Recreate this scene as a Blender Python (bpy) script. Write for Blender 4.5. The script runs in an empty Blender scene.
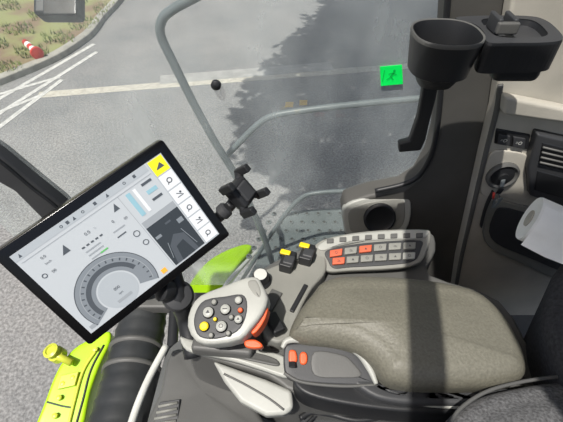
import bpy, bmesh, math, random
import numpy as np
from mathutils import Vector, Matrix
random.seed(4)
CAM=Vector((0,0,1.35)); F=563*26/36.0; PITCH=math.radians(45)
c_,s_=math.cos(PITCH),math.sin(PITCH)
RIGHT=Vector((1,0,0)); UP=Vector((0,s_,c_)); FWD=Vector((0,c_,-s_))
def ray(u,v): return RIGHT*((u-281.5)/F)+UP*((211-v)/F)+FWD
def on_z(u,v,z): d=ray(u,v); return CAM+d*((z-CAM.z)/d.z)
def on_y(u,v,y): d=ray(u,v); return CAM+d*((y-CAM.y)/d.y)
def at_t(u,v,t): return CAM+ray(u,v)*t
class Plane:
    def __init__(s,p,n): s.p=Vector(p); s.n=Vector(n).normalized()
    def at(s,u,v,h=0):
        d=ray(u,v); return CAM+d*((s.p-CAM).dot(s.n)/d.dot(s.n))+s.n*h

# ---------- materials
def lin(c): 
    c=c/255.0
    return c/12.92 if c<=0.04045 else ((c+0.055)/1.055)**2.4
def L(rgb): return (lin(rgb[0]),lin(rgb[1]),lin(rgb[2]),1)
def mat(name,rgb,rough=.55,metal=0,var=.12,vs=9,bump=.15,bs=350,emit=0,spec=.4,rgb2=None):
    m=bpy.data.materials.new(name); m.use_nodes=True; nt=m.node_tree; b=nt.nodes['Principled BSDF']
    tc=nt.nodes.new('ShaderNodeTexCoord'); n=nt.nodes.new('ShaderNodeTexNoise'); n.inputs['Scale'].default_value=vs; n.inputs['Detail'].default_value=6
    nt.links.new(tc.outputs['Object'],n.inputs['Vector'])
    cr=nt.nodes.new('ShaderNodeValToRGB'); col=L(rgb)
    cr.color_ramp.elements[0].position=.3; cr.color_ramp.elements[1].position=.7
    cr.color_ramp.elements[0].color=tuple(x*(1-var) for x in col[:3])+(1,)
    cr.color_ramp.elements[1].color=tuple(min(1,x*(1+var)) for x in col[:3])+(1,)
    if rgb2: cr.color_ramp.elements[0].color=L(rgb2); cr.color_ramp.elements[0].position=.42; cr.color_ramp.elements[1].position=.58
    nt.links.new(n.outputs['Fac'],cr.inputs['Fac']); nt.links.new(cr.outputs['Color'],b.inputs['Base Color'])
    b.inputs['Roughness'].default_value=rough; b.inputs['Metallic'].default_value=metal
    b.inputs['Specular IOR Level'].default_value=spec
    if bump>0:
        n2=nt.nodes.new('ShaderNodeTexNoise'); n2.inputs['Scale'].default_value=bs; n2.inputs['Detail'].default_value=3
        nt.links.new(tc.outputs['Object'],n2.inputs['Vector'])
        bp=nt.nodes.new('ShaderNodeBump'); bp.inputs['Strength'].default_value=bump; bp.inputs['Distance'].default_value=.001
        nt.links.new(n2.outputs['Fac'],bp.inputs['Height']); nt.links.new(bp.outputs['Normal'],b.inputs['Normal'])
    if emit>0:
        nt.links.new(cr.outputs['Color'],b.inputs['Emission Color']); b.inputs['Emission Strength'].default_value=emit
    return m
M={}
M['black']=mat('black_plastic',(36,37,39),.45)
M['black2']=mat('dark_plastic',(56,57,59),.5)
M['bezel']=mat('gloss_black',(14,14,16),.18,bump=0)
M['dgrey']=mat('dark_grey_plastic',(86,86,84),.5)
M['mgrey']=mat('mid_grey_plastic',(128,128,122),.5)
M['lgrey']=mat('light_grey_plastic',(160,161,155),.42)
M['white']=mat('pale_grey_plastic',(194,195,189),.4)
M['beige']=mat('beige_trim',(176,172,161),.6,bump=.3)
M['pillar']=mat('pillar_trim',(78,77,74),.6,bump=.3)
M['pad']=mat('armrest_vinyl',(105,103,92),.5,var=.16,vs=240,bump=1,bs=190)
M['seat']=mat('seat_fabric',(56,56,58),.95,var=.35,vs=160,bump=1,bs=300)
M['cush']=mat('seat_cushion_fabric',(90,90,91),.95,var=.5,vs=220,bump=1,bs=300)
M['orange']=mat('orange_plastic',(222,88,40),.45)
M['salmon']=mat('salmon_plastic',(196,92,62),.5)
M['ochre']=mat('ochre_paint',(196,160,74),.9)
M['yellow']=mat('yellow_plastic',(240,205,30),.4)
M['lime']=mat('lime_paint',(165,210,28),.3,var=.05,bump=0)
M['limey']=mat('lime_yellow',(190,196,66),.35,bump=0)
M['steel']=mat('grey_painted_steel',(110,117,119),.35,bump=.1)
M['step']=mat('galvanised_step',(112,118,118),.5,bump=.3)
M['rubber']=mat('rubber',(46,48,49),.5,var=.3)
M['paper']=mat('paper',(236,236,232),.9,bump=.4,bs=90)
M['red']=mat('red_plastic',(195,62,52),.5)
M['green']=mat('green_sticker',(0,215,85),.5,emit=.3,bump=0)  # emission gives the sticker an added glow; it is no light source
M['dgreen']=mat('dark_green_sticker',(0,165,68),.5,bump=0,emit=.2)  # symbol carries the same kind of added glow
M['roadpaint']=mat('worn_road_paint',(180,175,162),.9,var=.2,vs=14,bump=.5,bs=80)
M['whitepaint']=mat('white_road_paint',(188,187,182),.9,var=.25,vs=14,bump=.5,bs=80)
M['roaddust']=mat('dusty_road_patch',(152,151,147),.9,var=.2,vs=5,bump=.5,bs=80)
M['kerb']=mat('kerb_concrete',(150,147,138),.9,var=.2,vs=6,bump=.5,bs=60)
M['mat']=mat('floor_mat',(84,86,86),.85,bump=.6,bs=120)
for k,rgb in dict(s_bg=(168,173,177),s_top=(154,160,165),s_dark=(72,77,83),s_gau=(116,122,128),s_mid=(138,143,148),s_white=(200,203,206),s_yel=(226,216,40),s_blue=(130,166,178),s_or=(225,160,60),s_green=(90,165,92),s_cam=(50,55,60)).items():
    M[k]=mat('screen_'+k[2:],rgb,.22,var=0,bump=0,emit=.45)
def asphalt():
    m=bpy.data.materials.new('asphalt'); m.use_nodes=True; nt=m.node_tree; b=nt.nodes['Principled BSDF']; N=nt.nodes.new; l=nt.links.new
    tc=N('ShaderNodeTexCoord')
    n1=N('ShaderNodeTexNoise'); n1.inputs['Scale'].default_value=.9; n1.inputs['Detail'].default_value=8; n1.inputs['Roughness'].default_value=.65
    n2=N('ShaderNodeTexNoise'); n2.inputs['Scale'].default_value=38; n2.inputs['Detail'].default_value=4
    v=N('ShaderNodeTexVoronoi'); v.inputs['Scale'].default_value=55
    for x in (n1,n2,v): l(tc.outputs['Object'],x.inputs['Vector'])
    r1=N('ShaderNodeValToRGB'); e=r1.color_ramp.elements; e[0].position=.3; e[0].color=L((118,119,119)); e[1].position=.72; e[1].color=L((147,145,142)); l(n1.outputs['Fac'],r1.inputs['Fac'])
    r2=N('ShaderNodeValToRGB'); e=r2.color_ramp.elements; e[0].position=.35; e[0].color=(.6,.6,.6,1); e[1].position=.68; e[1].color=(1.2,1.2,1.2,1); l(n2.outputs['Fac'],r2.inputs['Fac'])
    mx=N('ShaderNodeMix'); mx.data_type='RGBA'; mx.blend_type='MULTIPLY'; mx.inputs['Factor'].default_value=1
    l(r1.outputs['Color'],mx.inputs['A']); l(r2.outputs['Color'],mx.inputs['B'])
    l(mx.outputs['Result'],b.inputs['Base Color']); b.inputs['Roughness'].default_value=.95
    bp=N('ShaderNodeBump'); bp.inputs['Strength'].default_value=.4; bp.inputs['Distance'].default_value=.01; l(v.outputs['Distance'],bp.inputs['Height']); l(bp.outputs['Normal'],b.inputs['Normal'])
    return m
M['asphalt']=asphalt()
M['grass']=mat('grass',(118,120,78),.95,var=.3,vs=1.6,bump=.8,bs=30,rgb2=(124,106,84))
M['blade']=mat('grass_blade',(112,124,66),.8,var=.4,vs=3,bump=0)
M['leaf']=mat('leaf',(70,105,45),.7,bump=0)
M['bark']=mat('bark',(95,80,65),.9,bump=1,bs=20)
def glass():
    m=bpy.data.materials.new('window_glass'); m.use_nodes=True; nt=m.node_tree; nt.nodes.clear(); N=nt.nodes.new; l=nt.links.new
    o=N('ShaderNodeOutputMaterial'); t=N('ShaderNodeBsdfTransparent'); t.inputs['Color'].default_value=(.92,.95,.94,1)
    g=N('ShaderNodeBsdfGlossy'); g.inputs['Roughness'].default_value=.05
    d=N('ShaderNodeBsdfDiffuse'); d.inputs['Color'].default_value=(.82,.9,.9,1)
    tc=N('ShaderNodeTexCoord'); mp=N('ShaderNodeMapping'); mp.inputs['Scale'].default_value=(1,1,.45); mp.inputs['Rotation'].default_value=(0,.5,0)
    n=N('ShaderNodeTexNoise'); n.inputs['Scale'].default_value=3.2; n.inputs['Detail'].default_value=9; n.inputs['Roughness'].default_value=.6
    l(tc.outputs['Object'],mp.inputs['Vector']); l(mp.outputs['Vector'],n.inputs['Vector'])
    mr=N('ShaderNodeMapRange'); mr.inputs['From Min'].default_value=.38; mr.inputs['From Max'].default_value=.68; mr.inputs['To Min'].default_value=.07; mr.inputs['To Max'].default_value=.36
    l(n.outputs['Fac'],mr.inputs['Value'])
    a=N('ShaderNodeMixShader'); l(mr.outputs['Result'],a.inputs[0]); l(t.outputs[0],a.inputs[1]); l(d.outputs[0],a.inputs[2])
    b=N('ShaderNodeMixShader'); b.inputs[0].default_value=.05; l(a.outputs[0],b.inputs[1]); l(g.outputs[0],b.inputs[2]); l(b.outputs[0],o.inputs[0])
    return m
M['glass']=glass()

# ---------- mesh helpers
W={}
def mk(name,verts,faces,mats,parent=None,mi=None,smooth=False,bevel=0,seg=3,label=None,category=None,structure=False,fix=True,group=None):
    verts=[Vector(v) for v in verts]
    lo=Vector([min(v[i] for v in verts) for i in range(3)]); hi=Vector([max(v[i] for v in verts) for i in range(3)]); c=(lo+hi)/2
    me=bpy.data.meshes.new(name); me.from_pydata([v-c for v in verts],[],faces)
    if isinstance(mats,str): mats=[mats]
    for x in mats: me.materials.append(M[x])
    if mi: 
        for p,i in zip(me.polygons,mi): p.material_index=i
    if fix:
        bm=bmesh.new(); bm.from_mesh(me); bmesh.ops.recalc_face_normals(bm,faces=bm.faces); bm.to_mesh(me); bm.free()
    if smooth:
        for p in me.polygons: p.use_smooth=True
    ob=bpy.data.objects.new(name,me); bpy.context.scene.collection.objects.link(ob)
    if bevel>0:
        b=ob.modifiers.new('Bevel','BEVEL'); b.width=bevel; b.segments=seg; b.limit_method='ANGLE'; b.angle_limit=math.radians(35); 
        for p in me.polygons: p.use_smooth=True
        w=ob.modifiers.new('WN','WEIGHTED_NORMAL')
    W[ob.name]=c
    if parent: ob.parent=parent; ob.location=c-W[parent.name]
    else: ob.location=c
    if label: ob['label']=label
    if category: ob['category']=category
    if structure: ob['kind']='structure'
    if group: ob['group']=group
    return ob
def empty(name,loc,label,category,parent=None,group=None):
    e=bpy.data.objects.new(name,None); e.empty_display_size=.05; bpy.context.scene.collection.objects.link(e)
    W[e.name]=Vector(loc)
    e.location=Vector(loc)-(W[parent.name] if parent else Vector())
    if parent: e.parent=parent
    else:
        e['label']=label; e['category']=category
    if group: e['group']=group
    return e
def prism(name,pts,vec,m,**k):
    n=len(pts); vec=Vector(vec)
    v=[Vector(p) for p in pts]+[Vector(p)+vec for p in pts]
    f=[list(range(n)),list(range(2*n-1,n-1,-1))]+[[i,(i+1)%n,n+(i+1)%n,n+i] for i in range(n)]
    return mk(name,v,f,m,**k)
def loop2(pts,n=5):
    out=[]; N=len(pts)
    for i in range(N):
        p0,p1,p2,p3=[Vector(pts[(i+j)%N]) for j in (-1,0,1,2)]
        for k in range(n):
            t=k/n; out.append(.5*((2*p1)+(p2-p0)*t+(2*p0-5*p1+4*p2-p3)*t*t+(3*p1-p0-3*p2+p3)*t**3))
    return out
def path(pts,n=8):
    pts=[Vector(p) for p in pts]; P=[pts[0]*2-pts[1]]+pts+[pts[-1]*2-pts[-2]]; out=[]
    for i in range(1,len(P)-2):
        p0,p1,p2,p3=P[i-1:i+3]
        for k in range(n):
            t=k/n; out.append(.5*((2*p1)+(p2-p0)*t+(2*p0-5*p1+4*p2-p3)*t*t+(3*p1-p0-3*p2+p3)*t**3))
    out.append(pts[-1]); return out
def pad(name,pts,up,thick,r,m,crown=0,steps=5,relax=0,**k):
    """rounded-top cushion/shell: pts = closed outline of the top silhouette, up = normal"""
    up=Vector(up).normalized(); pts=[Vector(p) for p in pts]; n=len(pts); c=sum(pts,Vector())/n
    area=Vector()
    for i in range(n): area+=(pts[i]-c).cross(pts[(i+1)%n]-c)
    sg=1 if area.dot(up)>0 else -1
    nor=[]
    for i in range(n):
        t=(pts[(i+1)%n]-pts[i-1]).normalized(); nor.append(up.cross(t).normalized()*sg)
    for _ in range(relax): nor=[(nor[i-1]+nor[i]*2+nor[(i+1)%n])/4 for i in range(n)]
    rings=[[p-up*thick+nr*(r*.3) for p,nr in zip(pts,nor)],[p-up*(thick*.85) for p in pts]]
    for j in range(steps+1):
        a=math.pi/2*j/steps
        rings.append([p+nr*(r*(1-math.cos(a)))-up*(r*(1-math.sin(a))) for p,nr in zip(pts,nor)])
    last=rings[-1]
    if relax:
        for _ in range(relax): last=[(last[i-1]+last[i]*2+last[(i+1)%n])/4 for i in range(n)]
        rings[-1]=last
    for s in (.85,.65,.45,.25,.1):
        rings.append([c+(p-c)*s+up*(crown*(1-s*s)) for p in last])
    v=[x for rg in rings for x in rg]; f=[]
    for a in range(len(rings)-1):
        for i in range(n): f.append([a*n+i,a*n+(i+1)%n,(a+1)*n+(i+1)%n,(a+1)*n+i])
    f.append(list(range(n-1,-1,-1))); b=(len(rings)-1)*n
    v.append(c+up*crown); ci=len(v)-1
    for i in range(n): f.append([b+i,b+(i+1)%n,ci])
    return mk(name,v,f,m,smooth=True,**k)
def sweep(name,pts,r,m,seg=12,flat=1,**k):
    pts=[Vector(p) for p in pts]; n=len(pts); v=[];f=[]
    t=(pts[1]-pts[0]).normalized(); ref=Vector((0,0,1)) if abs(t.z)<.9 else Vector((1,0,0)); x=t.cross(ref).normalized()
    for i in range(n):
        t=(pts[min(i+1,n-1)]-pts[max(i-1,0)]).normalized(); x=(x-t*x.dot(t)).normalized(); y=t.cross(x)
        rr=r[i] if isinstance(r,list) else r
        for j in range(seg):
            a=2*math.pi*j/seg; v.append(pts[i]+x*(math.cos(a)*rr)+y*(math.sin(a)*rr*flat))
    for i in range(n-1):
        for j in range(seg): f.append([i*seg+j,i*seg+(j+1)%seg,(i+1)*seg+(j+1)%seg,(i+1)*seg+j])
    f.append(list(range(seg))); f.append([(n-1)*seg+j for j in range(seg)])
    return mk(name,v,f,m,smooth=True,**k)
def lathe(name,o,ax,prof,m,seg=32,mi=None,sq=None,sx=1,sy=1,**k):
    ax=Vector(ax).normalized(); ref=Vector((0,0,1)) if abs(ax.z)<.9 else Vector((1,0,0)); x=ax.cross(ref).normalized(); y=ax.cross(x); o=Vector(o)
    v=[];f=[];n=len(prof);idx=[]
    for r,h in prof:
        for j in range(seg):
            a=2*math.pi*j/seg; q=1
            if sq: q=1/((abs(math.cos(a))**sq+abs(math.sin(a))**sq)**(1/sq))
            v.append(o+ax*h+x*(math.cos(a)*r*q*sy)+y*(math.sin(a)*r*q*sx))
    for i in range(n-1):
        for j in range(seg): f.append([i*seg+j,i*seg+(j+1)%seg,(i+1)*seg+(j+1)%seg,(i+1)*seg+j]); idx.append(mi[i] if mi else 0)
    f.append(list(range(seg))); idx.append(mi[0] if mi else 0); f.append([(n-1)*seg+j for j in range(seg)]); idx.append(mi[-1] if mi else 0)
    ob=mk(name,v,f,m,mi=idx,**k)
    for p in ob.data.polygons: p.use_smooth=True
    e=ob.modifiers.new('ES','EDGE_SPLIT'); e.split_angle=math.radians(40)
    return ob
def obox(name,c,ex,ey,ez,sx,sy,sz,m,bevel=.003,**k):
    c=Vector(c); ex=Vector(ex).normalized();ey=Vector(ey).normalized();ez=Vector(ez).normalized()
    q=[c+ex*a*sx/2+ey*b*sy/2-ez*sz/2 for a,b in((-1,-1),(1,-1),(1,1),(-1,1))]
    return prism(name,q,ez*sz,m,bevel=bevel,**k)
def textgeo(s,size):
    cu=bpy.data.curves.new('t','FONT'); cu.body=s; cu.size=size; cu.align_x='CENTER'; cu.align_y='CENTER'
    o=bpy.data.objects.new('t',cu); bpy.context.scene.collection.objects.link(o); dg=bpy.context.evaluated_depsgraph_get()
    me=bpy.data.meshes.new_from_object(o.evaluated_get(dg)); v=[x.co.copy() for x in me.vertices]; f=[list(p.vertices) for p in me.polygons]
    bpy.data.objects.remove(o); bpy.data.meshes.remove(me); return v,f
class Canvas:
    def __init__(s,fn): s.fn=fn; s.v=[];s.f=[];s.mi=[];s.m=[]
    def idx(s,m):
        if m not in s.m: s.m.append(m)
        return s.m.index(m)
    def poly(s,p,m,h=.0003):
        b=len(s.v); s.v+=[s.fn(x,y,h) for x,y in p]; s.f.append(list(range(b,b+len(p)))); s.mi.append(s.idx(m))
    def rect(s,x0,y0,x1,y1,m,h=.0003): s.poly([(x0,y0),(x1,y0),(x1,y1),(x0,y1)],m,h)
    def line(s,x0,y0,x1,y1,w,m,h=.0006):
        d=Vector((x1-x0,y1-y0)).normalized(); nx,ny=-d.y*w/2,d.x*w/2
        s.poly([(x0+nx,y0+ny),(x1+nx,y1+ny),(x1-nx,y1-ny),(x0-nx,y0-ny)],m,h)
    def ring(s,x,y,r0,r1,m,a0=0,a1=360,h=.0005,n=28):
        for i in range(n):
            a=math.radians(a0+(a1-a0)*i/n); b=math.radians(a0+(a1-a0)*(i+1)/n)
            s.poly([(x+r0*math.cos(a),y+r0*math.sin(a)),(x+r1*math.cos(a),y+r1*math.sin(a)),(x+r1*math.cos(b),y+r1*math.sin(b)),(x+r0*math.cos(b),y+r0*math.sin(b))],m,h)
    def disc(s,x,y,r,m,h=.0005,n=20): s.poly([(x+r*math.cos(2*math.pi*i/n),y+r*math.sin(2*math.pi*i/n)) for i in range(n)],m,h)
    def text(s,t,x,y,size,m,h=.0007):
        v,f=textgeo(t,size); b=len(s.v); s.v+=[s.fn(x+p.x,y+p.y,h) for p in v]
        for q in f: s.f.append([b+i for i in q]); s.mi.append(s.idx(m))
    def make(s,name,**k): return mk(name,s.v,s.f,s.m,mi=s.mi,fix=False,**k)

# ================= OUTSIDE =================
GZ=-1.85
mk('ground',[(-9,-1.5,GZ),(9,-1.5,GZ),(9,16,GZ),(-9,16,GZ)],[[0,1,2,3]],'asphalt',structure=True,label='grey worn asphalt road surface',fix=False)
def g(u,v,h=0): return on_z(u,v,GZ+h)
def gline(a,b,w,nm,lab,m='roadpaint',h=.003):
    A=g(*a);B=g(*b); d=(B-A).normalized(); n=Vector((-d.y,d.x,0))*w/2
    prism(nm,[A+n,B+n,B-n,A-n],(0,0,h),m,label=lab,category='road marking',group='painted lines on the road')
gline((38,95),(470,61),.19,'road_marking','worn cream line painted across the asphalt road')
gline((160,80),(332,66),.30,'road_marking','wide dusty pale patch over the painted road line','roaddust',h=.0045)
gline((-20,110),(94,44),.08,'road_marking','white line painted along the kerb','whitepaint')
gline((-20,126),(97,52),.08,'road_marking','white line painted beside the kerb line','whitepaint',h=.005)
gline((-20,142),(62,80),.08,'road_marking','white outer line of the kerbside hatching','whitepaint',h=.006)
gline((-20,100),(60,77),.07,'road_marking','short white line joining the kerb lines','whitepaint',h=.007)
gline((-20,120),(40,96),.07,'road_marking','short white cross line of the hatching','whitepaint',h=.008)
for u,v in((289,105),(303,103)):
    a=g(u,v); prism('paint_mark',[a+Vector((-.06,-.07,0)),a+Vector((.06,-.06,0)),a+Vector((.07,.08,0)),a+Vector((-.05,.08,0))],(0,0,.006),'ochre',label='small ochre survey mark sprayed on asphalt',category='paint mark',group='survey marks')
kp=path([(-30,98),(20,78),(60,60),(86,43),(96,34),(106,20),(122,2),(150,-40)],8)
inner=[g(p.x,p.y) for p in kp]
outer=[]
for i,p in enumerate(inner):
    t=(inner[min(i+1,len(inner)-1)]-inner[max(i-1,0)]).normalized(); outer.append(p+Vector((-t.y,t.x,0))*.16)
v=[];f=[];n=len(inner)
for a,b in zip(inner,outer): v+=[a,a+Vector((0,0,.11)),b+Vector((0,0,.12)),b]
for i in range(n-1):
    for j in range(3): f.append([4*i+j,4*i+j+1,4*i+5+j,4*i+4+j])
mk('kerb',v,f,'kerb',label='pale concrete kerb edging the grass verge',category='kerb',bevel=.02)
pts=[p+Vector((0,0,.10)) for p in outer]+[Vector((outer[-1].x,16,GZ+.10)),Vector((-12,16,GZ+.10)),Vector((-12,outer[0].y,GZ+.10))]
gr=prism('grass_verge',pts,(0,0,-.08),'grass',label='patchy dry green grass verge behind the kerb',category='grass verge'); 
v=[];f=[]
for i in range(7000):
    u=random.uniform(-20,128); w=random.uniform(-25,95)
    yk=None
    for a,b in zip(kp[:-1],kp[1:]):
        if a.x<=u<=b.x: yk=a.y+(b.y-a.y)*(u-a.x)/(b.x-a.x+1e-6)
    if yk is None or w>yk-7: continue
    if math.sin(u*.11+w*.2)+math.sin(w*.31-u*.07)<.1: continue
    p=g(u,w,.1); a=random.uniform(0,6.28); h=random.uniform(.03,.1); wd=.012
    d=Vector((math.cos(a)*wd,math.sin(a)*wd,0)); k=len(v); v+=[p-d,p+d,p+Vector((random.uniform(-.04,.04),random.uniform(-.04,.04),h))]; f.append([k,k+1,k+2])
gb=mk('grass_blades',v,f,'blade',parent=gr,fix=False); gb['kind']='stuff'
e=empty('traffic_marker',g(33,50,.15),'fallen red and white striped traffic marker on the grass','traffic marker')
a=g(25,42,.2); b=g(37,53,.2); d=(b-a).normalized()
sweep('marker_post',[a,b],.05,'red',parent=e)
for t in(.3,.7): sweep('white_band',[a.lerp(b,t-.09),a.lerp(b,t+.09)],.054,'paper',parent=e)
lathe('marker_foot',b,d,[(.02,-.04),(.10,-.03),(.10,.03),(.02,.04)],'red',parent=e)
# unseen leafy canopy, added to cast the shade on the road
e=empty('shade_canopy',(3.6,4.4,GZ),'unseen leafy canopy added to shade the asphalt','shade_canopy')
sweep('trunk',path([(4.6,4.2,GZ),(4.5,4.2,0),(3.9,4.4,2.2),(2.6,4.8,3.6)]),.18,'bark',parent=e)
SUN=Vector((.25,.35,-.9)).normalized()
v=[];f=[]
shade=[(335,-12),(318,14),(300,34),(276,58),(248,92),(240,122),(256,158),(290,190),(336,225),(520,235),(560,-12)]  # wanted shade outline on the road; leaves are set up-sun of it
sp=[g(*p) for p in shade]
def inside(x,y):
    r=False;n=len(sp);j=n-1
    for i in range(n):
        if (sp[i].y>y)!=(sp[j].y>y) and x<(sp[j].x-sp[i].x)*(y-sp[i].y)/(sp[j].y-sp[i].y)+sp[i].x: r=not r
        j=i
    return r
cnt=0
while cnt<12500:
    x=random.uniform(-1.5,5.5); y=random.uniform(2.6,13.5)
    if not inside(x+random.gauss(0,.12),y+random.gauss(0,.12)): continue
    zz=random.uniform(3.2,4.8); k=(zz-GZ)/-SUN.z; p=Vector((x,y,GZ))-SUN*k
    a=random.uniform(0,6.28); ti=random.uniform(-.6,.6); s=random.uniform(.07,.15)
    dx=Vector((math.cos(a),math.sin(a),ti))*s; dy=Vector((-math.sin(a),math.cos(a),-ti*.5))*s*.6
    b=len(v); v+=[p-dx,p-dy,p+dx,p+dy]; f.append([b,b+1,b+2,b+3]); cnt+=1
lv=mk('shade_foliage',v,f,'leaf',parent=e,fix=False); lv['kind']='stuff'

# lime bonnet and hose
bon=empty('bonnet',on_z(75,400,-.3),'lime green engine bonnet edge with bolts','bonnet')
pl=Plane(on_z(75,390,-.2),(0.15,-.25,1))
pad('bonnet_panel',[pl.at(p.x,p.y) for p in loop2([(34,440),(45,400),(58,368),(74,348),(94,337),(109,331),(110,342),(100,364),(90,392),(76,440)],4)],pl.n,.12,.012,'lime',parent=bon)
sweep('panel_rib',path([pl.at(*p,h=.004) for p in((66,438),(75,400),(84,370),(98,348))]),.006,'limey',parent=bon)
sweep('panel_gap',path([pl.at(*p,h=.001) for p in((73,436),(83,400),(91,370),(104,345))]),.004,'black',parent=bon)
sweep('panel_gap',path([pl.at(*p,h=.001) for p in((47,402),(62,406),(74,408))]),.003,'black2',parent=bon)
prism('panel_bracket',[pl.at(*p,h=.004) for p in((62,376),(80,372),(76,386),(58,390))],pl.n*.012,'limey',bevel=.003,parent=bon)
for u,v_ in((56,416),(64,384),(74,378),(96,350),(60,398)): lathe('bolt',pl.at(u,v_,.01),pl.n,[(.010,-.01),(.010,.006),(.005,.008)],'limey',seg=6,parent=bon)
lathe('cap',pl.at(60,356,.0),(-.2,-.1,1),[(.030,0),(.030,.03),(.024,.036),(.024,.05),(.028,.052),(.028,.06),(.018,.064),(.016,.058),(.004,.058)],['limey'],parent=bon,label='yellow-green round filler cap')
sweep('cap_spout',[pl.at(48,352,.03),pl.at(74,364,.03)],.014,'limey',parent=bon)
fe=empty('mudguard',on_z(220,270,-.25),'curved lime green mudguard beside the cab','mudguard')
z=-.12
pad('mudguard_panel',[on_z(p.x,p.y,z) for p in loop2([(180,306),(194,276),(214,256),(242,244),(252,247),(240,262),(228,278),(218,298),(206,330),(186,330)],4)],(0,-.2,1),.1,.012,'lime',parent=fe)
sweep('panel_edge',path([on_z(*p,z+.01) for p in((216,306),(226,284),(242,266),(258,250))]),.008,'white',parent=fe)
ho=empty('air_hose',on_z(130,390,-.3),'thick black ribbed rubber hose with clamps','hose')
A=on_z(118,440,-.12);B=on_z(146,306,-.12); hp=path([A,A.lerp(B,.5),B],14)
sweep('hose',hp,[.105+.004*(1 if i%3==0 else 0)-.02*(i/len(hp)) for i in range(len(hp))],'rubber',seg=28,parent=ho)
for t in(.45,.62): 
    q=A.lerp(B,t); d=(B-A).normalized(); sweep('hose_clamp',[q-d*.008,q+d*.008],.106 if t<.5 else .102,'dgrey',seg=28,parent=ho)
sweep('pipe',path([on_z(*p,-.05) for p in((160,440),(168,390),(172,350),(175,300))]),.02,'black',parent=ho)

e=empty('work_lamp',at_t(60,0,1.9),'black exterior work lamp housing on an arm','lamp')
obox('housing',at_t(60,2,1.9),(1,0,0),UP,FWD,.2,.16,.1,'black',bevel=.02,parent=e)
obox('lens',at_t(60,6,1.84),(1,0,0),UP,FWD,.15,.08,.01,'bezel',bevel=.01,parent=e)
sweep('arm',path([at_t(70,-4,1.9),at_t(90,-30,1.9),at_t(110,-70,1.9)]),.02,'black',parent=e)

e=empty('grab_rail',on_y(230,200,1.0),'bent grey steel tube grab rail outside the window','grab rail')
sweep('rail_tube',path([on_y(*p,1.0) for p in((205,-8),(188,1),(172,10),(162,20),(161,36),(174,64),(194,104),(215,142),(238,180),(262,232),(272,262))]),.0115,'steel',parent=e)
e=empty('handrail',on_y(300,112,1.12),'grey steel tube handrail outside the window','handrail')
sweep('rail_tube',path([on_y(*p,1.12) for p in((228,154),(240,142),(254,128),(270,117),(300,111),(360,104),(460,95))]),.0105,'steel',parent=e)
e=empty('step_frame',on_y(300,200,1.08),'grey bent tube frame around the access step','step frame')
sweep('frame_tube',path([on_y(*p,1.08) for p in((236,290),(262,248),(284,216),(300,199),(316,193),(360,190),(460,183))]),.0085,'steel',parent=e)
pl=Plane((0,1.2,-.02),(0,0,1))
e=empty('access_step',pl.at(305,235),'perforated grey metal access step plate','step')
prism('step_plate',[pl.at(*p) for p in((236,300),(262,250),(284,211),(440,201),(440,300))],(0,0,-.03),'step',parent=e,bevel=.004)
for r in range(6):
    for cc in range(9):
        u=274+cc*11-r*5; v_=214+r*8.5
        q=pl.at(u,v_); lathe('grip_stud',q,(0,0,1),[(.013,0),(.011,.005),(.007,.005),(.006,.001)],['step','dgrey'],mi=[0,0,1,1],seg=12,parent=e)

# ================= CAB SHELL =================
prism('floor',[on_z(*p,0) for p in((140,450),(166,352),(200,322),(250,288),(330,266),(700,262),(700,640),(120,640))],(0,0,-.05),'mat',structure=True,label='dark grey rubber cab floor')
sweep('trim_1',path([on_z(*p,.01) for p in((126,440),(138,404),(150,376),(166,346))]),.012,'white',structure=True,label='pale curved edge trim of the cab floor')
mk('window_1',[(-.85,.9,.05),(.42,.9,.05),(.42,.9,1.8),(-1.15,.9,1.8)],[[0,1,2,3]],'glass',structure=True,label='large clear side window glass',fix=False)
a0=[(-30,138),(0,158),(30,182),(62,207),(110,258),(150,296)]
a1=[(128,312),(80,268),(40,218),(14,192),(0,184),(-30,164)]
prism('trim_2',[on_y(*p,.86) for p in a0+a1],(0,.06,0),'black2',structure=True,bevel=.01,label='dark front corner pillar of the cab')
sweep('trim_3',path([on_y(*p,.855) for p in((-30,142),(0,162),(30,187),(60,211),(108,260))]),.005,'black',structure=True,label='black rubber window seal on the pillar')
prism('trim_4',[(-.6,.84,-.06),(.5,.84,-.06),(.5,.84,-.01),(-.6,.84,-.01)],(0,.07,0),'dgrey',structure=True,bevel=.01,label='dark window sill along the cab side')
bp=[(452,-60),(447,0),(443,60),(440,100),(437,135),(430,160),(418,180),(402,190),(370,196),(345,204),(342,214),(346,242),(400,300),(470,300),(500,150),(506,90),(512,0),(520,-60)]
prism('trim_5',[on_y(*p,.84) for p in bp],(0,.07,0),'pillar',structure=True,bevel=.012,label='dark grey moulded side pillar trim')
sweep('trim_6',path([on_y(*p,.835) for p in((450,-30),(446,20),(442,70),(438,120),(432,152),(420,174),(404,184),(375,191))]),.007,'black',structure=True,label='black rubber seal around the window edge')
zc=1.82; X0,X1,Y0_,Y1_=-.85,1.5,-.9,.31; hx0,hx1,hy0,hy1=-.80,.12,-.32,.26  # roof edge and hatch shaped for where sun falls inside the cab
v=[(X0,Y0_,zc),(X1,Y0_,zc),(X1,Y1_,zc),(X0,Y1_,zc),(hx0,hy0,zc),(hx1,hy0-.04,zc),(hx1-.05,hy1,zc),(hx0,hy1,zc)]
v+= [(a,b,c+.06) for a,b,c in v]
f=[[0,1,5,4],[1,2,6,5],[2,3,7,6],[3,0,4,7],[8,9,13,12],[9,10,14,13],[10,11,15,14],[11,8,12,15]]+[[i,(i+1)%4,8+(i+1)%4,8+i] for i in range(4)]+[[4+i,4+(i+1)%4,12+(i+1)%4,12+i] for i in range(4)]
mk('ceiling',v,f,'beige',structure=True,label='unseen cab roof, hatch opening shaped to let in sun patches')
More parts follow.
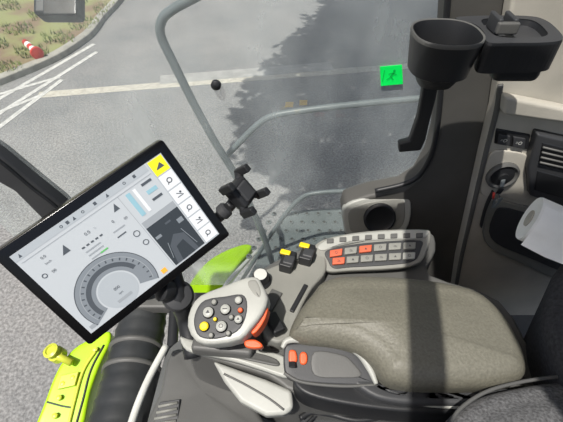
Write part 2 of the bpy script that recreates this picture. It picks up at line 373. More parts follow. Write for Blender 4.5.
prism('hatch_shade_bar',[(-.14,-.34,zc+.01),(-.08,-.34,zc+.01),(.03,.30,zc+.01),(-.02,.30,zc+.01)],(0,0,.03),'beige',structure=True,label='unseen bar added across the roof hatch to shade the armrest')  # added only to throw a dark band across the armrest
# speaker
py=Plane((0,.82,.5),(0,-1,.35))
e=empty('speaker',py.at(378,217),'dark round speaker in a moulded grey surround','speaker')
pad('surround',[py.at(p.x,p.y) for p in loop2([(345,207),(366,198),(402,195),(411,203),(409,225),(396,235),(352,237),(344,226)],4)],py.n,.03,.006,'lgrey',parent=e)
pad('recess',[py.at(p.x,p.y,.002) for p in loop2([(350,210),(370,202),(400,199),(405,208),(403,224),(392,231),(356,233),(349,225)],4)],py.n,.01,.003,'mgrey',parent=e)
lathe('speaker_cone',py.at(379,217,.003),py.n,[(.046,0),(.046,.008),(.041,.012),(.034,.006),(.01,.003)],['black'],parent=e)
# beige wall
pw=Plane((0,.80,.5),(0,-1,0))
wp=[(545,-60),(512,0),(498,84),(494,110),(484,150),(470,210),(458,262),(452,300),(520,420),(700,420),(700,-60)]
prism('wall_right',[pw.at(*p) for p in wp],(0,.04,0),'beige',structure=True,bevel=.008,label='beige moulded plastic cab side trim')
sweep('trim_7',path([pw.at(*p,h=.003) for p in((500,84),(496,110),(486,150),(472,210),(460,262),(454,298))]),.006,'dgrey',structure=True,label='dark seam edging the beige side trim')
prism('trim_8',[pw.at(*p,h=.03) for p in((500,90),(520,94),(580,106),(600,122),(540,114),(498,108))],(0,.03,0),'beige',structure=True,bevel=.008,label='pale ledge moulding on the side trim')
pad('trim_10',[pw.at(p.x,p.y,.006) for p in loop2([(491,151),(510,150),(526,154),(533,166),(531,188),(522,200),(500,196),(481,193),(483,172)],4)],(0,-1,0),.008,.004,'beige',structure=True,label='raised moulded panel around the ignition')
e=empty('light_switch_panel',pw.at(511,138),'black two-switch panel on the beige trim','switch panel')
prism('panel',[pw.at(*p,h=.004) for p in((496,128),(530,134),(528,149),(494,143))],(0,.01,0),'black',bevel=.003,parent=e)
for u in(503,518):
    o_=(u-503)*.17
    prism('rocker_switch',[pw.at(u-6,132+o_,.010),pw.at(u+6,134+o_,.010),pw.at(u+5,144+o_,.010),pw.at(u-7,142+o_,.010)],(0,.006,0),'black2',bevel=.002,parent=e)
    c=pw.at(u-.5,138+o_,.0105); cv=Canvas(lambda x,y,h,c=c:c+Vector((x,-h,y))); cv.ring(0.002,0,.003,.0045,'white'); cv.line(-.009,0,-.004,0,.001,'white'); cv.line(-.009,.003,-.004,.003,.001,'white'); cv.make('switch_symbol',parent=e)
e=empty('power_socket',pw.at(500,174),'round black ignition socket in the beige trim','socket')
lathe('bezel_ring',pw.at(501,173,.006),(0,-1,0),[(.040,0),(.040,.008),(.035,.012),(.030,.006)],['dgrey'],parent=e)
lathe('socket_cap',pw.at(501,173,.006),(0,-1,0),[(.030,.004),(.028,.008),(.012,.010),(.012,.016),(.004,.016)],['black'],parent=e)
e=empty('ignition_key',pw.at(492,178,.02),'ignition key bunch with hanging black strap and small red tag','key')
sweep('key_blade',[pw.at(501,174,.018),pw.at(496,177,.038)],.005,'steel',flat=.5,parent=e)
obox('key_head',pw.at(493,179,.046),(1,0,-.2),(.2,0,1),(0,1,0),.014,.018,.006,'black',bevel=.003,parent=e)
sweep('strap',path([pw.at(489,184,.03),pw.at(484,194,.03),pw.at(481,206,.025),pw.at(479,222,.015)]),.008,'black',flat=.35,parent=e)
sweep('red_tag',[pw.at(487,180,.05),pw.at(486,185,.05)],.005,'red',flat=.5,parent=e)
for dx_ in(0,4): obox('spare_key',pw.at(489+dx_,194,.035),(1,0,0),(.1*dx_-.2,0,1),(0,1,0),.007,.036,.003,'steel',bevel=.001,parent=e)
sweep('key_ring',[pw.at(490+3*math.cos(a/10*6.283),185+4*math.sin(a/10*6.283),.046) for a in range(11)],.0015,'steel',parent=e)
pv=Plane((0,.775,.6),(0,-1,0))
e=empty('air_vent',pv.at(550,165),'dark slatted air vent stack in the side trim','air vent')
prism('vent_frame',[pv.at(*p) for p in((538,134),(600,148),(600,222),(530,196),(528,168))],(0,.03,0),'black2',bevel=.006,parent=e)
prism('vent_opening',[pv.at(*p,h=.002) for p in((542,142),(600,156),(600,180),(538,164))],(0,.01,0),'black',bevel=.003,parent=e)
for i in range(4):
    a=146+i*5; sweep('slat',[pv.at(542-i*1.0,a,.005),pv.at(600,a+14,.005)],.0025,'dgrey',parent=e)
prism('vent_pocket',[pv.at(*p,h=.002) for p in((537,170),(600,187),(600,210),(534,190))],(0,.01,0),'black',bevel=.003,parent=e)
e=empty('storage_tray',pw.at(510,225),'dark recessed storage tray in the side trim','tray')
pad('tray',[pw.at(p.x,p.y,.006) for p in loop2([(488,204),(500,200),(530,206),(600,220),(600,290),(520,262),(484,240)],4)],(0,-1,0),.006,.004,'mgrey',parent=e)
pad('tray_pocket',[pw.at(p.x,p.y,.009) for p in loop2([(494,210),(505,206),(530,212),(600,226),(600,280),(524,254),(490,236)],4)],(0,-1,0),.004,.002,'black2',parent=e)
tz=.80
a=at_t(531,219,tz); ax=(at_t(578,240,tz-.02)-a).normalized()
e=empty('paper_roll',a,'white roll of paper towel with a loose hanging sheet','paper roll')
RR=.0465
lathe('paper',a-ax*.004,ax,[(.016,.002),(RR-.001,0),(RR,.003),(RR,.2),(.016,.2)],['paper'],seg=48,parent=e)
lathe('core',a-ax*.005,ax,[(.017,0),(.017,.002),(.014,.002)],['beige'],parent=e)
hh=Vector((0,0,1)).cross(ax).normalized()
if hh.y>0: hh=-hh
upx=ax.cross(hh).normalized()
if upx.z<0: upx=-upx
prof=[hh*math.cos(t)*(RR+.001)+upx*math.sin(t)*(RR+.001) for t in (1.4,1.1,.8,.5,.2,0)]
prof+=[hh*(RR+.002+.002*k)+upx*(-.008*k) for k in (1,2,3)]
v=[];f=[]
for i,pf in enumerate(prof):
    for j in range(5): v.append(a+ax*(.0+.045*j)+pf+hh*(.003*math.sin(j*1.7)*max(0,i-5)*.4))
for i in range(len(prof)-1):
    for j in range(4): f.append([i*5+j,i*5+j+1,i*5+6+j,i*5+5+j])
mk('loose_sheet',v,f,'paper',parent=e,smooth=True,fix=False)

pg=Plane((0,.893,.8),(0,-1,0))
c=pg.at(391.5,75.5)
st=prism('exit_sticker',[pg.at(380,67),pg.at(402,65),pg.at(403,84),pg.at(381,86)],(0,.002,0),'green',label='bright green emergency exit sticker on the glass',category='sticker')
cv=Canvas(lambda x,y,h:c+Vector((x,-h-.001,y)))
cv.disc(.004,.012,.003,'dgreen'); cv.line(.003,.008,-.002,-.003,.004,'dgreen'); cv.line(-.002,-.003,-.010,-.010,.002,'dgreen'); cv.line(-.001,-.003,.006,-.010,.002,'dgreen'); cv.line(.002,.006,.011,.003,.002,'dgreen'); cv.line(.001,.006,-.008,.004,.002,'dgreen')
cv.line(-.019,-.014,-.019,.014,.0015,'dgreen')
cv.make('exit_symbol',parent=st)
e=empty('glass_bolt',pg.at(216,85),'small round black bolt cap on the glass','bolt')
lathe('bolt_cap',pg.at(216,85),(0,-1,0),[(.012,-.004),(.012,.004),(.007,.008),(.002,.009)],['black'],parent=e)

# ================= CUP HOLDER =================
Y=.66
o=on_y(447,33,Y); 
e=empty('cup_holder',o,'black plastic cup holder with clip tray on the pillar','cup holder')
R=.056
lathe('cup',o,(0,0,1),[(.038,-.066),(.048,-.060),(R-.003,-.02),(R-.001,-.004),(R,.001),(R-.001,.003),(R-.004,.002),(R-.006,-.006),(.044,-.055),(.005,-.057)],['black','dgrey'],mi=[0,0,0,1,1,1,0,0,0,0],seg=64,sq=2.5,parent=e)
lathe('cup_insert',o+Vector((0,0,-.054)),(0,0,1),[(.030,0),(.030,.008),(.022,.008),(.020,.002)],['dgrey'],seg=40,parent=e)
lathe('cup_foot',o,(0,0,1),[(.020,-.088),(.028,-.084),(.038,-.064)],['black'],seg=48,sq=3,parent=e)
q=o+Vector((.05,.02,0))
def rr(lst): return [(p.x,p.y) for p in loop2(lst,5)]
out=rr([(-.012,-.058),(.03,-.064),(.080,-.062),(.118,-.052),(.130,-.02),(.130,.03),(.105,.050),(.02,.050),(-.034,.040),(-.02,-.02)])
out=rr([(.000,-.062),(.04,-.064),(.085,-.062),(.118,-.052),(.130,-.02),(.130,.03),(.105,.050),(.02,.050),(-.020,.040),(.003,.012),(.007,-.02)])
inn=rr([(.022,-.036),(.045,-.044),(.080,-.042),(.102,-.034),(.110,-.014),(.110,.022),(.092,.036),(.04,.038),(.022,.030),(.018,.010),(.018,-.014)])
zt,zi=o.z+.002,o.z-.008; nn_=len(out); v=[]
for (lst,z_) in ((out,zt-.048),(out,zt-.004),([(x*.985+.001,y*.985) for x,y in out],zt),(inn,zt),(inn,zt-.002),([(x*.95+.003,y*.95) for x,y in inn],zi)):
    v+=[(q.x+x,q.y+y,z_) for x,y in lst]
f=[[r_*nn_+i,r_*nn_+(i+1)%nn_,(r_+1)*nn_+(i+1)%nn_,(r_+1)*nn_+i] for r_ in range(5) for i in range(nn_)]+[list(range(nn_)),[5*nn_+i for i in range(nn_)]]
mk('tray',v,f,['black','black2'],mi=[0]*(2*nn_)+[1]*(nn_)+[0]*(2*nn_)+[0,1],parent=e,smooth=False)
for dx in(.028,.052): obox('clip',q+Vector((dx,-.005,.010)),(1,0,0),(0,1,0),(0,0,1),.008,.040,.026,'black2',bevel=.003,parent=e)
obox('clip_bridge',q+Vector((.040,-.026,.010)),(1,0,0),(0,1,0),(0,0,1),.034,.010,.018,'dgrey',bevel=.003,parent=e)
obox('mounting_block',q+Vector((.085,.01,-.062)),(1,0,0),(0,1,0),(0,0,1),.08,.09,.035,'black',bevel=.012,parent=e)
ap=[(424,80),(440,80),(436,100),(430,122),(426,140),(421,151),(399,153),(399,144),(410,141),(418,118),(422,96)]
prism('hanging_bracket',[on_y(*p,.70) for p in ap],(0,.018,0),'black',bevel=.004,parent=e)

# ================= TERMINAL =================
def quad_pose(cs,w):
    A=[];b=[]
    for (s,t),(u,v) in zip(((0,0),(1,0),(1,1),(0,1)),cs):
        x=(u-281.5)/F; y=(211-v)/F
        A.append([s,t,1,0,0,0,-s*x,-t*x]); b.append(x); A.append([0,0,0,s,t,1,-s*y,-t*y]); b.append(y)
    h=np.linalg.solve(np.array(A),np.array(b)); H=np.array([[h[0],h[1],h[2]],[h[3],h[4],h[5]],[h[6],h[7],1]])
    tow=lambda a: RIGHT*float(a[0])+UP*float(a[1])+FWD*float(a[2])
    h1,h2,h3=[tow(H[:,i]) for i in range(3)]; k=w/h1.length; h1*=k;h2*=k;h3*=k
    return h1,h2,h3
cs=[(-7,254),(164,138),(229,236),(88,347)]
h1,h2,h3=quad_pose(cs,.31)
ctr=CAM+h3+(h1+h2)/2; ex=h1.normalized(); ey=-(h2-ex*h2.dot(ex)).normalized(); en=ex.cross(ey); TW=h1.length; TH=h2.length
if en.dot(CAM-ctr)<0: en=-en
def tf(x,y,z=0): return ctr+ex*x+ey*y+en*z
term=empty('display_terminal',tf(0,-.02,-.05),'large tilted touchscreen terminal with black bezel on a ball mount','display terminal')
def rrect(w,h,r,n=5):
    out=[]
    for cx,cy,a0 in((w/2-r,h/2-r,0),(-w/2+r,h/2-r,90),(-w/2+r,-h/2+r,180),(w/2-r,-h/2+r,270)):
        for i in range(n+1):
            a=math.radians(a0+90*i/n); out.append((cx+r*math.cos(a),cy+r*math.sin(a)))
    return out
pad('housing',[tf(x,y) for x,y in rrect(TW,TH,.006)],en,.028,.002,'bezel',parent=term)
pad('rear_cover',[tf(x,y,-.02) for x,y in rrect(TW*.8,TH*.75,.03)],en,.035,.004,'black',parent=term)
SW,SH=TW-.032,TH-.034
obox('screen',tf(0,0,.0008),ex,ey,en,SW,SH,.0012,'s_bg',bevel=0,parent=term)
asp=SH/SW
cx=Canvas(lambda x,y,h:tf((x-.5)*SW,y*SW,.0016+h))
Y0=asp/2
def yy(t): return Y0-t*asp
def R_(x0,y0,x1,y1,m,h=.0002): cx.rect(x0,yy(y0),x1,yy(y1),m,h)
R_(0,0,.88,.07,'s_top'); R_(.89,0,1,1,'s_top')
for i in range(6):
    t0=.008+i*.165; R_(.897,t0,.994,t0+.152,'s_yel' if i==0 else 's_white',.0004)
    cxx,cyy=.945,yy(t0+.075)
    if i==0: cx.poly([(cxx-.03,cyy-.018),(cxx+.03,cyy-.018),(cxx+.014,cyy+.018)],'s_dark',.0008)
    elif i%2: cx.ring(cxx,cyy,.012,.018,'s_dark',h=.0008); cx.line(cxx-.022,cyy-.02,cxx-.006,cyy-.008,.005,'s_dark',.0008)
    else: cx.line(cxx-.022,cyy-.014,cxx+.022,cyy-.014,.005,'s_dark',.0008); cx.line(cxx-.016,cyy+.014,cxx+.016,cyy-.008,.005,'s_dark',.0008); cx.disc(cxx+.012,cyy+.010,.007,'s_dark',.0009)
for i,x in enumerate((.04,.30,.34,.38,.44,.52,.60,.72,.79)):
    if i%3==0: cx.poly([(x-.010,yy(.055)),(x+.010,yy(.055)),(x+.003,yy(.02))],'s_dark')
    elif i%3==1: cx.ring(x,yy(.036),.005,.009,'s_dark')
    else: R_(x-.009,.022,x+.009,.052,'s_dark',.0004)
cx.line(.02,yy(.10),.88,yy(.10),.0025,'s_mid'); cx.line(.64,yy(.1),.64,yy(.98),.0025,'s_mid')
cx.poly([(.20,yy(.25)),(.25,yy(.25)),(.24,yy(.17))],'s_dark'); cx.text('0.0',.12,yy(.16),.024,'s_dark'); cx.text('km/h',.12,yy(.22),.018,'s_dark')
cx.ring(.055,yy(.30),.010,.015,'s_dark'); cx.text('00',.11,yy(.31),.024,'s_dark')
for t in(.34,.38,.42): R_(.30,t,.40,t+.012,'s_mid',.0004)
R_(.36,.42,.41,.434,'s_green',.0005)
for i in range(5): R_(.30+.03*i,.29,.318+.03*i,.305,'s_dark',.0004)
cx.text('0.0',.38,yy(.21),.028,'s_dark'); cx.text('%',.43,yy(.21),.018,'s_mid')
cx.text('0',.53,yy(.26),.026,'s_dark'); R_(.49,.34,.57,.352,'s_mid',.0004); R_(.49,.40,.55,.412,'s_dark',.0004)
cx.poly([(.57,yy(.20)),(.61,yy(.20)),(.60,yy(.13))],'s_dark'); cx.text('00',.60,yy(.30),.022,'s_dark')
R_(.68,.13,.71,.38,'s_blue',.0004); R_(.73,.13,.75,.38,'s_white',.0004); R_(.79,.13,.86,.155,'s_dark',.0004); R_(.79,.21,.86,.25,'s_blue',.0004); R_(.79,.30,.86,.325,'s_dark',.0004)
gx,gy=.29,yy(.82)
cx.ring(gx,gy,.13,.245,'s_gau',-24,204,.0002,52); cx.ring(gx,gy,.155,.185,'s_dark',200,20,.0003,40); cx.ring(gx,gy,.215,.219,'s_mid',-20,200,.0003,48)
for i in range(20): a=-18+i*11.4; cx.ring(gx,gy,.195,.212,'s_dark',a,a+2.5,.0004,1)
cx.ring(gx,gy,.245,.250,'s_dark',-24,204,.0004,48); cx.disc(gx,gy,.120,'s_top',.0002,30)
cx.text('000',gx,gy+.02,.026,'s_dark',.001); cx.text('rpm',gx,gy-.02,.018,'s_dark',.001)
R_(.24,.90,.34,.93,'s_mid',.0006); R_(.555,.92,.59,.97,'s_or',.0006); R_(.02,.93,.06,.97,'s_mid',.0004)
cx.ring(.59,yy(.48),.016,.021,'s_dark'); cx.ring(.60,yy(.60),.014,.019,'s_dark')
R_(.65,.43,.885,.98,'s_cam',.0003); R_(.65,.43,.885,.50,'s_mid',.0004)
cx.poly([(.65,yy(.98)),(.65,yy(.60)),(.69,yy(.54)),(.74,yy(.58)),(.79,yy(.50)),(.885,yy(.55)),(.885,yy(.98))],'s_cam',.0005)
cx.poly([(.67,yy(.98)),(.70,yy(.78)),(.76,yy(.70)),(.82,yy(.75)),(.84,yy(.98))],'s_dark',.0007)
cx.poly([(.71,yy(.98)),(.73,yy(.82)),(.79,yy(.80)),(.81,yy(.98))],'s_cam',.0009); R_(.66,.62,.70,.65,'s_gau',.0007); R_(.83,.60,.87,.65,'s_gau',.0007); R_(.76,.56,.80,.58,'s_dark',.0007)
cx.line(.67,yy(.90),.70,yy(.74),.004,'s_gau',.0009); cx.line(.85,yy(.92),.82,yy(.70),.004,'s_gau',.0009)
cx.make('screen_graphics',parent=term)
bc=at_t(178,296,.80); kb=on_z(190,345,.6)
sweep('mount_arm',path([tf(.02,-.03,-.05),tf(.05,-.05,-.09),bc,at_t(186,318,.84),kb+Vector((0,0,-.05))]),.02,'black',parent=term)
lathe('ball_joint',bc,(.3,-.5,.8),[(.012,-.03),(.026,-.024),(.031,-.008),(.031,.004),(.026,.012),(.012,.016)],['black2'],parent=term)
lathe('clamp_knob',at_t(166,290,.78),(-.6,-.4,.6),[(.02,-.01),(.022,.0),(.022,.012),(.012,.016)],['black'],seg=12,parent=term)

# ================= PHONE HOLDER =================
T=.80
ph=empty('phone_holder',at_t(230,212,T),'black spring phone clamp on a short arm','phone holder')
hz=(-FWD*.8+RIGHT*.75+UP*.25).normalized(); hx=(RIGHT*.70+UP*.50-FWD*.2); hx=(hx-hz*hx.dot(hz)).normalized(); hy=hz.cross(hx).normalized()
hc=at_t(241,193,T)
obox('clamp_body',hc,hx,hy,hz,.050,.052,.030,'black',bevel=.008,parent=ph)
obox('clamp_cover',hc+hz*.016,hx,hy,hz,.030,.036,.008,'black2',bevel=.004,parent=ph)
for sx_,sy_ in((1,1),(1,-1),(-1,1),(-1,-1)):
    p=hc+hx*(.029*sx_)+hy*(.031*sy_)+hz*.002
    sweep('clamp_arm',[hc,p],.009,'black',flat=.8,parent=ph)
    obox('clamp_jaw',p+hz*.012,hx,hy,hz,.013,.016,.036,'black',bevel=.003,parent=ph)
sweep('arm',path([hc-hz*.01,at_t(230,206,T+.02),at_t(220,216,T+.0),at_t(206,226,T-.03)]),.011,'black',parent=ph)
lathe('arm_collar',at_t(224,211,T-.005),(-.7,-.3,-.6),[(.012,-.01),(.016,-.006),(.016,.006),(.012,.01)],'black2',parent=ph)

# ================= ARMREST CONSOLE =================
ac=empty('armrest_console',on_z(380,340,.3),'grey tractor armrest console with padded rest, switches and drive lever','armrest console')
zb=.565
prism('console_body',[on_z(p.x,p.y,zb) for p in loop2([(184,344),(200,318),(240,286),(272,262),(318,242),(372,232),(428,230),(436,250),(430,274),(500,300),(534,360),(532,392),(480,400),(380,400),(300,394),(268,376),(215,360)],3)],(0,0,-.26),'dgrey',bevel=.008,parent=ac)
pad('deck',[on_z(p.x,p.y,.60) for p in loop2([(248,284),(268,268),(300,258),(322,248),(326,270),(312,288),(300,310),(292,334),(276,342),(262,330),(262,305)],4)],(0,0,1),.05,.006,'mgrey',parent=ac)
pad('front_rim',[on_z(p.x,p.y,.59) for p in loop2([(180,336),(194,340),(228,346),(262,350),(284,356),(294,368),(288,378),(262,370),(236,362),(210,356),(186,350)],4)],(0,-.3,1),.03,.006,'lgrey',parent=ac)
pad('rim_inset',[on_z(p.x,p.y,.595) for p in loop2([(196,344),(228,349),(258,353),(276,359),(278,366),(256,362),(228,356),(200,351)],4)],(0,-.3,1),.01,.003,'dgrey',parent=ac)
pad('side_skirt',[on_z(p.x,p.y,.42) for p in loop2([(172,350),(200,356),(226,376),(250,400),(262,440),(150,440),(160,390)],4)],(0,-.2,1),.3,.012,'dgrey',parent=ac)
pl=Plane(on_z(250,390,.57),(0,-.25,1))
prism('lower_cover',[pl.at(*p) for p in((212,360),(240,370),(266,379),(292,390),(294,408),(286,415),(266,416),(240,402),(224,382))],-pl.n*.05,'lgrey',bevel=.008,parent=ac)
sweep('cover_groove',path([pl.at(*p,h=.001) for p in((224,374),(244,384),(268,398),(284,410))]),.002,'dgrey',parent=ac)
pl=Plane(on_z(165,405,.425),(0,-.2,1))
prism('vent_grille',[pl.at(*p,h=.002) for p in((160,402),(180,399),(178,424),(152,430))],-pl.n*.006,'black2',parent=ac,bevel=.002)
for i in range(4): sweep('vent_slot',[pl.at(159-i*2,407+i*6,.004),pl.at(178-i*.5,403+i*6,.004)],.003,'mgrey',parent=ac)
pp=[(314,286),(323,276),(345,270),(400,271),(450,277),(482,286),(506,306),(524,333),(533,358),(529,374),(500,381),(450,382),(410,380),(390,374),(376,358),(358,345),(334,339),(304,336),(290,330),(293,316),(302,301)]
pad('arm_pad',[on_z(p.x,p.y,.68) for p in loop2(pp,5)],(0,-.10,1),.105,.038,'pad',crown=.012,steps=12,relax=5,parent=ac)
pad('pad_lower',[on_z(p.x,p.y,.618) for p in loop2([(308,345),(360,356),(380,384),(410,392),(450,394),(500,392),(534,386),(538,396),(500,404),(440,404),(390,401),(360,388)],4)],(0,0,1),.03,.008,'black2',parent=ac)
pad('pad_base',[on_z(p.x,p.y,.60) for p in loop2([(300,376),(380,388),(450,397),(524,393),(532,404),(480,412),(400,411),(330,401),(300,390)],4)],(0,0,1),.06,.006,'black',parent=ac)
sweep('side_trim',path([on_z(*p,.605) for p in((374,392),(420,402),(470,405),(524,400))]),.007,'lgrey',flat=.8,parent=ac)
cvp=Plane(on_z(325,360,.63),(0,-.35,1))
pad('latch_recess',[cvp.at(p.x,p.y) for p in loop2([(284,350),(292,343),(328,344),(350,349),(362,360),(374,379),(371,385),(340,385),(302,382),(286,375)],4)],cvp.n,.05,.004,'black2',parent=ac)
pad('recess_panel',[cvp.at(p.x,p.y,.003) for p in loop2([(314,352),(342,355),(353,363),(361,376),(340,378),(314,375)],4)],cvp.n,.005,.002,'dgrey',parent=ac)
sweep('curved_trim',path([cvp.at(*p,h=.003) for p in((282,348),(290,340),(320,340),(344,344),(359,353),(369,368),(376,384))]),[.004+.005*math.sin(math.pi*min(1,i/48)) for i in range(49)],'lgrey',flat=1,parent=ac)
sweep('lower_trim',path([cvp.at(*p,h=.000) for p in((284,373),(302,382),(340,386),(376,385))]),.003,'dgrey',parent=ac)
pad('orange_latch',[cvp.at(p.x,p.y,.006) for p in loop2([(289,352),(292,350),(296,352),(297,361),(293,364),(289,362)],4)],cvp.n,.010,.003,'orange',parent=ac)
pad('orange_latch',[cvp.at(p.x,p.y,.006) for p in loop2([(300,354),(304,352),(307,355),(307,362),(304,365),(300,363)],4)],cvp.n,.010,.003,'orange',parent=ac)
obox('latch_hook',cvp.at(292,365,.01),(1,0,0),(0,1,-.3),cvp.n,.012,.014,.010,'black',bevel=.002,parent=ac)
kz=.60; kc=on_z(261,282,kz)
lathe('rotary_knob',kc,(0,-.1,1),[(.022,0),(.022,.008),(.018,.012),(.017,.03),(.014,.034),(.006,.035)],['black','white'],mi=[0,0,0,0,1,1],parent=ac)
for u,v_ in((285,256),(304,249)):
    dx=Vector((.9,-.3,0)).normalized(); dy=Vector((.3,.9,0)).normalized(); c=on_z(u+3,v_+6,.61)
    obox('paddle_base',c,dx,dy,(0,0,1),.030,.048,.03,'black',bevel=.004,parent=ac)
    obox('paddle_tip',c+Vector((-.006,.014,.017)),dx,dy,(0,-.3,1),.024,.014,.010,'yellow',bevel=.003,parent=ac,label='yellow paddle tip')
    obox('paddle_lever',c+Vector((.002,-.010,.017)),dx,dy,(0,.3,1),.024,.024,.010,'black2',bevel=.003,parent=ac)
obox('lever_gate',on_z(275,324,.615),(1,.5,0),(-.5,1,0),(0,0,1),.025,.045,.02,'black',bevel=.004,parent=ac)
obox('deck_slot',on_z(299,298,.602),(.5,1,0),(-1,.5,0),(0,0,1),.075,.010,.006,'black',bevel=.002,parent=ac)
obox('deck_recess',on_z(272,300,.602),(.5,1,0),(-1,.5,0),(0,0,1),.05,.026,.006,'dgrey',bevel=.002,parent=ac)
# switch panel
p0=on_z(375,262,.60); spn=Vector((-.04,-.30,1)).normalized(); sp_=Plane(p0,spn)
spp=empty('switch_panel',p0,'','',parent=ac)
pad('panel_housing',[sp_.at(p.x,p.y) for p in loop2([(313,250),(322,240),(350,233),(386,229.5),(424,229),(431,234),(427,251),(419,263),(397,268),(350,270.5),(329,271.5),(318,264)],4)],spn,.014,.004,'mgrey',parent=spp)
pad('panel_step',[sp_.at(p.x,p.y,.004) for p in loop2([(318,246),(338,237),(385,231.5),(425,230.5),(427,236),(418,239),(385,240),(350,243),(324,251)],4)],spn,.008,.003,'lgrey',parent=spp)
for i in range(8):
    u=330+i*12.7; v_=242-i*1.5+ i*i*.1
    q=[sp_.at(u-3.4,v_-2.2,.008),sp_.at(u+3.4,v_-2.5,.008),sp_.at(u+3.4,v_+2.,.008),sp_.at(u-3.4,v_+2.3,.008)]
    prism('indicator_key',q,-spn*.006,'dgrey',parent=spp,bevel=.0015)
pad('panel_face',[sp_.at(p.x,p.y,.002) for p in loop2([(326,251),(350,245),(385,241.5),(420,240.5),(421,249),(414,261),(392,265),(350,267.5),(334,268.5),(328,261)],4)],spn,.006,.002,'black2',parent=spp)
def key(u,v_,w,h,m,sym,sk_=0):
    q=[sp_.at(u-w/2,v_-h/2+sk_,.009),sp_.at(u+w/2,v_-h/2-sk_,.009),sp_.at(u+w/2-.6,v_+h/2-sk_,.009),sp_.at(u-w/2-.2,v_+h/2+sk_,.009)]
    kb=prism('key',q,-spn*.01,m,parent=spp,bevel=.002)
    c=sp_.at(u,v_,.0093); X=Vector((1,0,0)); Yv=spn.cross(X)
    cc=Canvas(lambda x,y,hh:c+X*x+Yv*y+spn*hh)
    if sym==0: cc.ring(0,0,.0024,.0033,'black2')
    elif sym==1: cc.line(-.004,-.002,.004,-.002,.001,'black2'); cc.line(-.003,.002,.003,.000,.001,'black2')
    else: cc.poly([(-.003,-.0025),(.003,-.0025),(0,.003)],'black2')
    cc.make('key_symbol',parent=spp)
for i in range(6):
    key(336+i*14.6,254-i*2.4+i*i*.2,12.6,6.8,'salmon' if i in(0,2) else 'mgrey',i%3,1.0-i*.16)
    key(338.5+i*14,262-i*1.4+i*i*.08,12.4,6.8,'salmon' if i==0 else ('lgrey' if i==5 else 'mgrey'),(i+1)%3,.5-i*.06)
# control lever
lp=Plane(on_z(224,316,.71),(-.1,-.30,1)); cl=empty('drive_lever',on_z(230,325,.60),'','',parent=ac)
pad('lever_shell',[lp.at(p.x,p.y) for p in loop2([(190,308),(200,295),(222,286),(246,277),(257,277),(262,284),(268,298),(262,314),(251,328),(240,339),(214,344),(196,341),(187,326)],2)],lp.n,.045,.006,'lgrey',crown=.002,steps=3,parent=cl)
pad('button_bezel',[lp.at(p.x,p.y,.002) for p in loop2([(196,311),(205,300),(226,296),(242,294),(248,302),(246,318),(237,332),(217,339),(200,337),(194,325)],3)],lp.n,.008,.003,'black2',parent=cl)
lathe('lever_stem',on_z(232,326,.56),(0,-.1,1),[(.05,0),(.04,.03),(.032,.06),(.04,.1)],['black'],parent=cl)
obox('lever_base',on_z(224,343,.60),(1,-.1,0),(.1,1,0),(0,0,1),.12,.05,.03,'dgrey',bevel=.008,parent=cl)
def btn(u,v_,r,m,s=0):
    lathe('button',lp.at(u,v_,.002),lp.n,[(r*1.2,0),(r*1.15,.002),(r,.0025),(r,.005),(r*.7,.007),(r*.2,.007)],['bezel',m],mi=[0,0,1,1,1,1],seg=20,parent=cl)
    c=lp.at(u,v_,.0092); X=Vector((1,0,0)); Yv=lp.n.cross(X).normalized(); cc=Canvas(lambda x,y,hh:c+X*x+Yv*y+lp.n*hh)
    if s==1: cc.poly([(-r*.4,-r*.25),(r*.4,-r*.25),(0,r*.4)],'black2')
    elif s==2: cc.line(-r*.5,0,r*.5,0,r*.2,'black2')
    elif s==3: cc.ring(0,0,r*.3,r*.42,'black2',n=12)
    if s: cc.make('button_symbol',parent=cl)
for b in((209,313,.0092,'lgrey',1),(205,327,.0078,'yellow',0),(222,327,.0092,'lgrey',3),(226,310,.0085,'lgrey',2),(239,301,.0065,'lgrey',0),(239,320,.007,'lgrey',1),(215,303,.005,'mgrey',0),(212,336,.0045,'mgrey',0),(232,318,.0045,'mgrey',0),(216,320,.0035,'yellow',0),(241,311,.0045,'orange',0),(229,334,.0045,'mgrey',0)): btn(*b)
pad('orange_grip',[lp.at(p.x,p.y,-.014) for p in loop2([(264,306),(267,306),(264,317),(257,328),(252,332),(250,330),(256,322),(262,312)],4)],lp.n,.035,.002,'orange',parent=cl)
pad('orange_button',[lp.at(p.x,p.y,-.03) for p in loop2([(242,337),(252,336),(259,340),(259,344),(250,345),(242,343)],4)],lp.n,.02,.003,'orange',parent=cl)
pad('thumb_rest',[lp.at(p.x,p.y,.001) for p in loop2([(248,281),(256,280),(261,290),(260,298),(254,296),(248,288)],4)],lp.n,.008,.003,'mgrey',parent=cl)

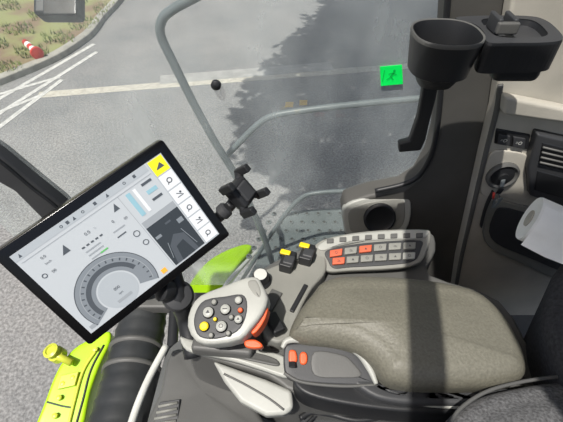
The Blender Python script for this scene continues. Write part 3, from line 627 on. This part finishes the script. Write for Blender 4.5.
# ================= SEAT =================
se=empty('driver_seat',on_z(540,420,.05),'dark grey fabric tractor driver seat with bolster','seat')
pad('seat_bolster',[on_z(p.x,p.y,.72) for p in loop2([(572,250),(600,226),(680,215),(700,420),(610,420),(590,405),(568,370),(552,335),(546,306),(554,272)],5)],(-.2,0,1),.5,.03,'seat',crown=.01,relax=2,parent=se)
pad('seat_cushion',[on_z(p.x,p.y,.68) for p in loop2([(440,440),(452,414),(480,394),(520,383),(570,377),(660,380),(700,480),(560,560),(450,500)],5)],(0,0,1),.14,.03,'cush',crown=.02,relax=2,parent=se)
sweep('piping',path([on_z(*p,.675) for p in((446,432),(460,409),(488,391),(526,381),(572,375))]),.003,'dgrey',parent=se)
prism('seat_base',[on_z(*p,.44) for p in((300,412),(450,404),(600,404),(640,560),(300,560))],(0,0,-.42),'black2',bevel=.01,parent=se)
cb=empty('cable',on_z(300,410,.46),'black cable running along the seat base','cable')
sweep('cable_sheath',path([on_z(*p,.47) for p in((300,418),(312,412),(330,414),(360,420),(400,412))]),.006,'black',parent=cb)
sweep('cable_sheath',path([on_z(*p,.46) for p in((300,430),(330,408),(380,414),(430,408))]),.004,'black',parent=cb)

# ================= LIGHT & CAMERA =================
w=bpy.data.worlds.new('World'); bpy.context.scene.world=w; w.use_nodes=True; nt=w.node_tree; bg=nt.nodes['Background']
sk=nt.nodes.new('ShaderNodeTexSky'); sk.sky_type='NISHITA'; sk.sun_disc=False; sk.sun_elevation=math.radians(60); sk.sun_rotation=math.radians(215); sk.dust_density=4
nt.links.new(sk.outputs[0],bg.inputs['Color']); bg.inputs['Strength'].default_value=.12
sl=bpy.data.lights.new('Sun','SUN'); sl.energy=5.3; sl.angle=.010; sl.color=(1,.96,.9)
so=bpy.data.objects.new('Sun',sl); bpy.context.scene.collection.objects.link(so); so.rotation_euler=SUN.to_track_quat('-Z','Y').to_euler(); so.location=(0,0,5)
cam=bpy.data.cameras.new('Camera'); co=bpy.data.objects.new('Camera',cam); bpy.context.scene.collection.objects.link(co)
cam.lens=26; cam.sensor_width=36; cam.clip_start=.02; co.location=CAM; co.rotation_euler=(math.radians(90)-PITCH,0,0)
bpy.context.scene.camera=co
bpy.context.scene.view_settings.view_transform='Standard'
